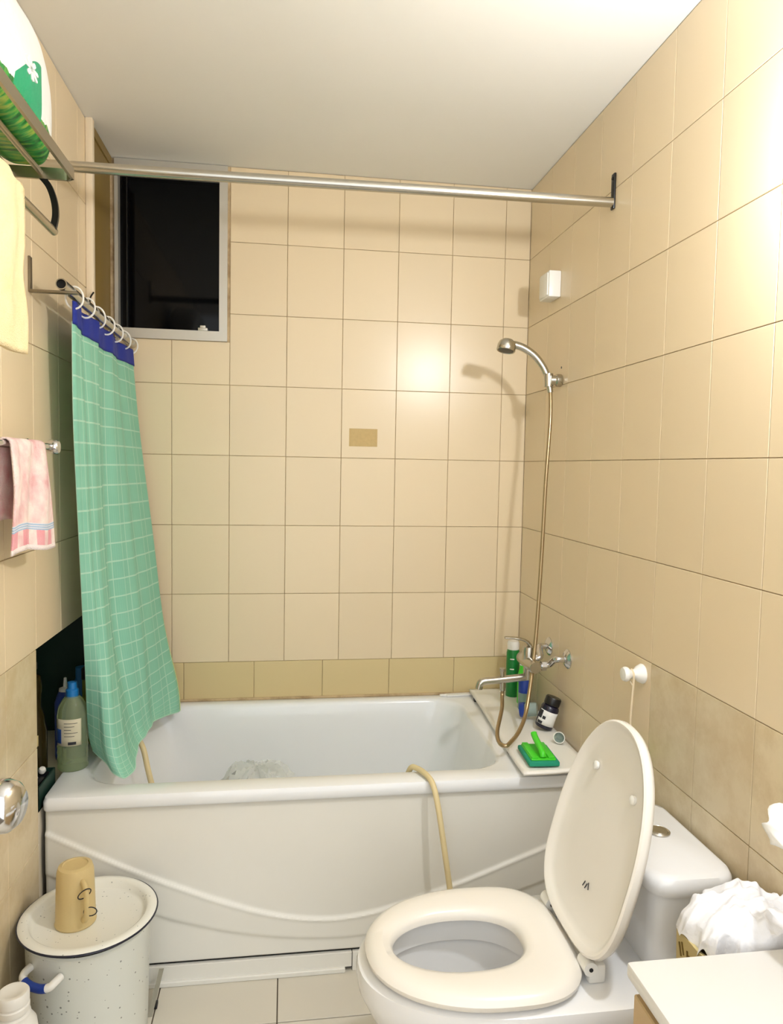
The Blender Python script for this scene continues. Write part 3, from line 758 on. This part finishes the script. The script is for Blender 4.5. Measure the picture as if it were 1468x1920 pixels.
# ------------------------------------------------------------------ plank with toiletries
pl = thing('bath_board', 'white board laid across the right end of the tub', 'board', (-.13, -.4, RIM))
def plank(u, v):
    y = -.020-.762*v; xl = lerp(-.196, -.236, v); xr = lerp(-.012, -.030, v)
    z = .547+.003*math.sin(v*6)+.012*max(0, (v-.7)/.3)**2*(.3+.9*u)+.004*math.sin(u*3)*math.sin(v*11)
    return (lerp(xl, xr, u), y, z)
g = grid(plank, 12, 40); solid(obj('board_sheet', g[:2], 'board_white', pl), .009)
for q in (box(-.20, -.04, -.11, -.09, RIM+.0005, .544, .002), box(-.222, -.06, -.60, -.58, RIM+.0005, .542, .002)):
    obj('support', q, 'black_plastic', pl)
PZ = .553
bottle('shampoo_bottle', 'tall green bottle with white cap in the tub corner', [(0, 0), (.021, 0), (.024, .006), (.024, .165), (.021, .178), (0, .179)], (-.062, -.125, PZ), 'green_plastic', 'white_plastic', [(0, .178), (.0215, .178), (.022, .200), (.019, .208), (0, .209)])
o = bpy.data.objects['shampoo_bottle']
for z in (.145, .108, .075):
    obj('white_lettering', tube([(-.062+.0246*math.cos(a), -.125+.0246*math.sin(a), PZ+z) for a in (-2.3, -2.1, -1.9, -1.7)], .0022, 6), 'white_plastic', o)
bottle('conditioner_bottle', 'slim green bottle with white top behind the mixer tap', [(0, 0), (.017, 0), (.019, .006), (.019, .10), (.012, .13), (.011, .145), (0, .146)], (-.050, -.205, PZ), 'lime_plastic', 'white_plastic', [(0, .140), (.012, .140), (.012, .165), (0, .168)])
bottle('gel_bottle', 'short bottle with deep blue top under the mixer spout', [(0, 0), (.020, 0), (.022, .006), (.022, .06), (0, .062)], (-.062, -.262, PZ), 'clear_cup', 'deep_blue', [(0, .058), (.021, .058), (.022, .110), (.018, .116), (0, .117)])
# navy jar leaning against the wall
jr = thing('pill_jar', 'dark navy jar with white label leaning by the right wall', 'jar', (-.05, -.47, PZ))
jo, ja = Vector((-.062, -.455, PZ+.006)), Vector((.34, -.02, 1)).normalized()
obj('jar_body', lathe([(0, 0), (.026, 0), (.029, .004), (.029, .066), (.026, .073), (.021, .077), (.021, .080), (0, .080)], jo, ja, 32), 'navy_plastic', jr)
obj('jar_cap', lathe([(0, .078), (.025, .078), (.0255, .081), (.0255, .099), (.023, .103), (0, .104)], jo, ja, 32), 'black_plastic', jr)
def tilt_label(r, a0, a1, z0, z1, n=12):
    u_, v_ = Vector((ja.z, 0, -ja.x)).normalized(), None
    v_ = ja.cross(u_)
    return grid(lambda u, v: jo+ja*(z0+(z1-z0)*v)+(u_*math.cos(a0+(a1-a0)*u)+v_*math.sin(a0+(a1-a0)*u))*r, n, 3)
g = tilt_label(.0296, -3.0, -.7, .012, .058); solid(obj('paper_label', g[:2], 'white_paper', jr), .0005, 1)
obj('label_print', join(tilt_label(.0303, -3.0, -2.55, .030, .056, 6)[:2], tilt_label(.0303, -2.45, -2.1, .030, .040, 6)[:2], tilt_label(.0303, -2.9, -2.3, .013, .022, 6)[:2]), 'print_dark', jr, False)
jc = thing('lying_jar', 'clear jar with blue lid lying beside the navy jar', 'jar', (-.09, -.37, PZ))
lo, la = Vector((-.105, -.345, PZ+.026)), Vector((.9, -.42, .15)).normalized()
obj('jar_body', lathe([(0, .018), (.020, .018), (.023, .026), (.023, .052), (.02, .058), (0, .058)], lo, la, 28), 'clear_cup', jc)
obj('jar_lid', lathe([(0, 0), (.023, 0), (.025, .003), (.025, .017), (0, .019)], lo, la, 28), 'deep_blue', jc)
cp = thing('measuring_cup', 'small clear measuring cup lying on the white bath board', 'cup', (-.06, -.57, PZ))
obj('cup_body', lathe([(.0, 0), (.012, 0), (.017, .028), (.0155, .028), (.011, .003), (.0, .003)], (-.045, -.562, PZ+.016), (-.45, -.75, .12), 24, False, False), 'clear_cup', cp)
obj('cup_rim', lathe([(.0155, .027), (.0178, .027), (.0178, .030), (.0155, .030), (.0155, .027)], (-.045, -.562, PZ+.016), (-.45, -.75, .12), 24, False, False), 'white_plastic', cp)
br = thing('scrub_brush', 'lime green handled scrub pad on the white bath board', 'scrub brush', (-.16, -.69, PZ))
def orient(VF, o, rz):
    c, s = math.cos(rz), math.sin(rz)
    return [(o[0]+x*c-y*s, o[1]+x*s+y*c, o[2]+z) for x, y, z in VF[0]], VF[1]
BO = (-.163, -.690, .557); BR = -.06
obj('sponge_pad', orient(box(-.044, .044, -.066, .066, 0, .014, .004), BO, BR), 'teal_sponge', br)
obj('brush_plate', orient(join(box(-.036, .036, -.056, .060, .013, .019, .003), box(.014, .033, -.054, .058, .017, .024, .002), box(-.034, -.016, -.054, .058, .017, .024, .002)), BO, BR), 'lime_plastic', br)
hpth = [(0, -.046, .020), (0, -.040, .030), (0, -.02, .037), (0, .025, .044), (0, .046, .050), (0, .052, .054)]
ht = tube(spline(hpth, 5), .0092, 12)
obj('handle', orient(ht, BO, BR), 'lime_plastic', br)
ca = obj('caulk_tool', orient(join(box(-.065, .045, -.012, .012, 0, .008, .003), tube([(-.065, 0, .004), (-.09, 0, .006)], [.006, .004], 10)), (-.225, -.030, RIM+.001), .08), 'white_plastic'); tag(ca, 'slim white plastic piece on the tub back corner', 'plastic piece')

# ------------------------------------------------------------------ things in and over the tub
hz = obj('cream_hose', tube(spline([(-.575, -.60, .36), (-.552, -.642, .46), (-.535, -.668, .53), (-.520, -.69, .5405), (-.502, -.735, .541), (-.490, -.775, .528), (-.478, -.796, .47), (-.462, -.812, .36), (-.446, -.822, .25), (-.430, -.828, .12), (-.415, -.83, .009), (-.36, -.85, .009)], 8), .0078, 14), 'hose_cream'); tag(hz, 'cream rubber hose draped over the front rim of the tub', 'hose')
h2 = obj('drain_hose', tube(spline([(-1.368, -.340, .545), (-1.352, -.355, .541), (-1.325, -.375, .505), (-1.303, -.405, .44), (-1.275, -.43, .36), (-1.235, -.45, .26), (-1.20, -.46, .185)], 8), .0085, 14), 'hose_cream'); tag(h2, 'cream hose running into the tub below the green curtain', 'hose')
def crum(u, v):
    t = 2*PI*u; r = .150*math.sin(PI/2*v)
    n = .022*math.sin(3*t+1)+.016*math.sin(7*t+5*v)+.012*math.sin(13*t+9*v)
    h = .185*(1-v**2.2)+.03*math.sin(9*t+12*v)*(v*(1-v))*2+.02*math.sin(21*u*6+17*v)*v*(1-v)*2
    return (-.985+(r*1.05+n*v)*math.cos(t), -.285+(r*.75+n*v)*math.sin(t), .156+h*1.30)
g = grid(crum, 60, 20); fl_ = obj('plastic_sheet', g[:2], 'plastic_film'); tag(fl_, 'crumpled clear plastic sheet lying in the bottom of the tub', 'plastic sheet')

# ------------------------------------------------------------------ pot, lid, mug, bottle
PX, PY = -1.343, -.930
pot = thing('enamel_pot', 'white speckled enamel pot standing in front of the tub', 'pot', (PX, PY, 0))
obj('pot_body', lathe([(0, 0), (.110, 0), (.122, .006), (.130, .03), (.137, .30), (.141, .308), (.137, .312), (.132, .306), (.126, .03), (0, .010)], (PX, PY, 0), n=64), 'pot_enamel', pot)
def pot_handle(ang):
    c = Vector((math.cos(ang), math.sin(ang), 0)); s = Vector((-c.y, c.x, 0)); o = Vector((PX, PY, .262))
    pts = [o+c*.131+s*-.042+Vector((0, 0, .010)), o+c*.148+s*-.042+Vector((0, 0, .008)), o+c*.158+s*-.036+Vector((0, 0, .002)), o+c*.163+s*-.015+Vector((0, 0, -.003)), o+c*.163+s*.015+Vector((0, 0, -.003)), o+c*.158+s*.036+Vector((0, 0, .002)), o+c*.148+s*.042+Vector((0, 0, .008)), o+c*.131+s*.042+Vector((0, 0, .010))]
    P = spline(pts, 6)
    h = obj('handle', tube(P, .0085, 12), 'white_plastic', pot)
    obj('blue_band', tube(P[14:29], .0093, 12), 'deep_blue', h)
pot_handle(math.radians(-118)); pot_handle(math.radians(62-180+180))
LZ = .3125
lid = thing('pot_lid', 'round white enamel lid lying on the speckled pot', 'lid', (PX, PY, LZ))
obj('lid_dish', lathe([(0, -.004), (.118, -.004), (.124, .0), (.128, .012), (.134, .0165), (.149, .0155), (.1525, .012), (.1525, .009), (.147, .010), (.134, .011), (.130, .007), (.1265, -.008), (.119, -.010), (0, -.010)], (PX, PY, LZ+.004), n=72), 'lid_enamel', lid)
obj('navy_edge', tube([(PX+.1528*math.cos(2*PI*k/72), PY+.1528*math.sin(2*PI*k/72), LZ+.0145) for k in range(72)], .0024, 8, closed=True), 'rim_navy', lid)
MX, MY, MZ = -1.372, -.935, LZ+.0008
mug = thing('plastic_mug', 'amber plastic mug standing upside down on the pot lid', 'mug', (MX, MY, MZ))
obj('mug_body', lathe([(0.0405, 0), (0.0448, 0), (0.0459, .003), (0.0443, .006), (0.0432, .05), (0.0416, .10), (0.0405, .124), (0.0367, .136), (0.0281, .139), (0.0270, .136), (0, .135), (0, .132), (0.0324, .132), (0.0383, .120), (0.0410, .05), (0.0408, .003)], (MX, MY, MZ), n=48, cap0=False, cap1=False), 'mug_plastic', mug)
hc = Vector((.60, -.80, 0)).normalized()
hpts = [Vector((MX, MY, MZ))+hc*r+Vector((0, 0, z)) for r, z in ((.038, .112), (.052, .110), (.061, .098), (.063, .07), (.061, .042), (.052, .028), (.039, .024))]
obj('handle', tube(spline(hpts, 6), .0058, 12, flat=1.3), 'mug_plastic', mug)
hcen = Vector((MX, MY, MZ))+hc*.062
for i, (z, tl, lab) in enumerate(((.094, .35, 'upper dark hair tie looped on the amber mug handle'), (.050, -.3, 'lower dark hair tie looped on the amber mug handle'))):
    pts = [hcen+Vector((0, 0, z))+Vector((.97, .22, 0))*(.0135*math.cos(q*2*PI/28)-.004+.012*i)+hc*(.007*math.sin(q*2*PI/28))+Vector((0, 0, .0135*math.sin(q*2*PI/28)+tl*.012*math.cos(q*2*PI/28))) for q in range(28)]
    o = obj('hair_tie', tube(pts, .0013, 6, closed=True), 'print_dark'); tag(o, lab, 'hair tie', 'hair ties on the mug handle')
BX, BY = -1.438, -1.142
wbt = thing('bleach_bottle', 'white plastic bottle with ridged cap at the lower left', 'bottle', (BX, BY, 0))
obj('bottle_body', lathe([(0, 0), (.042, 0), (.046, 0.0050), (.047, 0.2060), (.044, 0.2310), (.036, 0.2440), (.033, 0.2490), (.033, 0.2550), (.028, 0.2580), (.028, 0.2660), (0, 0.2670)], (BX, BY, 0), n=40), 'white_plastic', wbt)
obj('cap', lathe([(0, 0.2620), (.031, 0.2620), (.0315, 0.2650), (.0315, 0.2740), (.029, 0.2760), (.029, 0.2790), (.031, 0.2810), (.031, 0.2980), (.028, 0.3020), (.020, 0.3025), (.018, 0.3010), (0, 0.3010)], (BX, BY, 0), n=40), 'white_plastic', wbt)
st = thing('wedge_strip', 'narrow grey strip propped between the pot and tub base', 'strip', (-1.215, -.81, 0))
def lean(VF): return [(x, y, z) for x, y, z in VF[0]], VF[1]
obj('strip_body', loft([[Vector((-1.226+a, -.856+b, .0005)) for a, b in ((0, 0), (.012, 0), (.012, .022), (0, .022))], [Vector((-1.212+a, -.785+b, .060)) for a, b in ((0, 0), (.012, 0), (.012, .022), (0, .022))]]), 'grey_wood', st)
obj('strip_foot', box(-1.221, -1.206, -.832, -.812, .0005, .012, .002), 'black_plastic', st)

# ------------------------------------------------------------------ wall hook with string
hk = thing('wall_hook', 'round white plastic hook on the right wall above the toilet', 'hook', (0, -.975, .88))
obj('hook_base', lathe([(0, 0), (.024, 0), (.025, .003), (.020, .014), (.012, .022), (.011, .034), (.017, .040), (.019, .046), (.016, .053), (0, .055)], (0, -.972, .882), (-1, 0, 0), 32), 'white_plastic', hk)
sgm = obj('string', join(tube(spline([(-.030, -.972, .894), (-.030, -.984, .884), (-.030, -.984, .86), (-.034, -.986, .80), (-.038, -.99, .72), (-.040, -.99, .63)], 6), .0028, 8), tube(spline([(-.030, -.972, .894), (-.030, -.960, .884), (-.032, -.968, .866), (-.032, -.984, .856)], 6), .0022, 8)), 'ivory_string'); tag(sgm, 'thin cream string hanging from the round white wall hook', 'string')
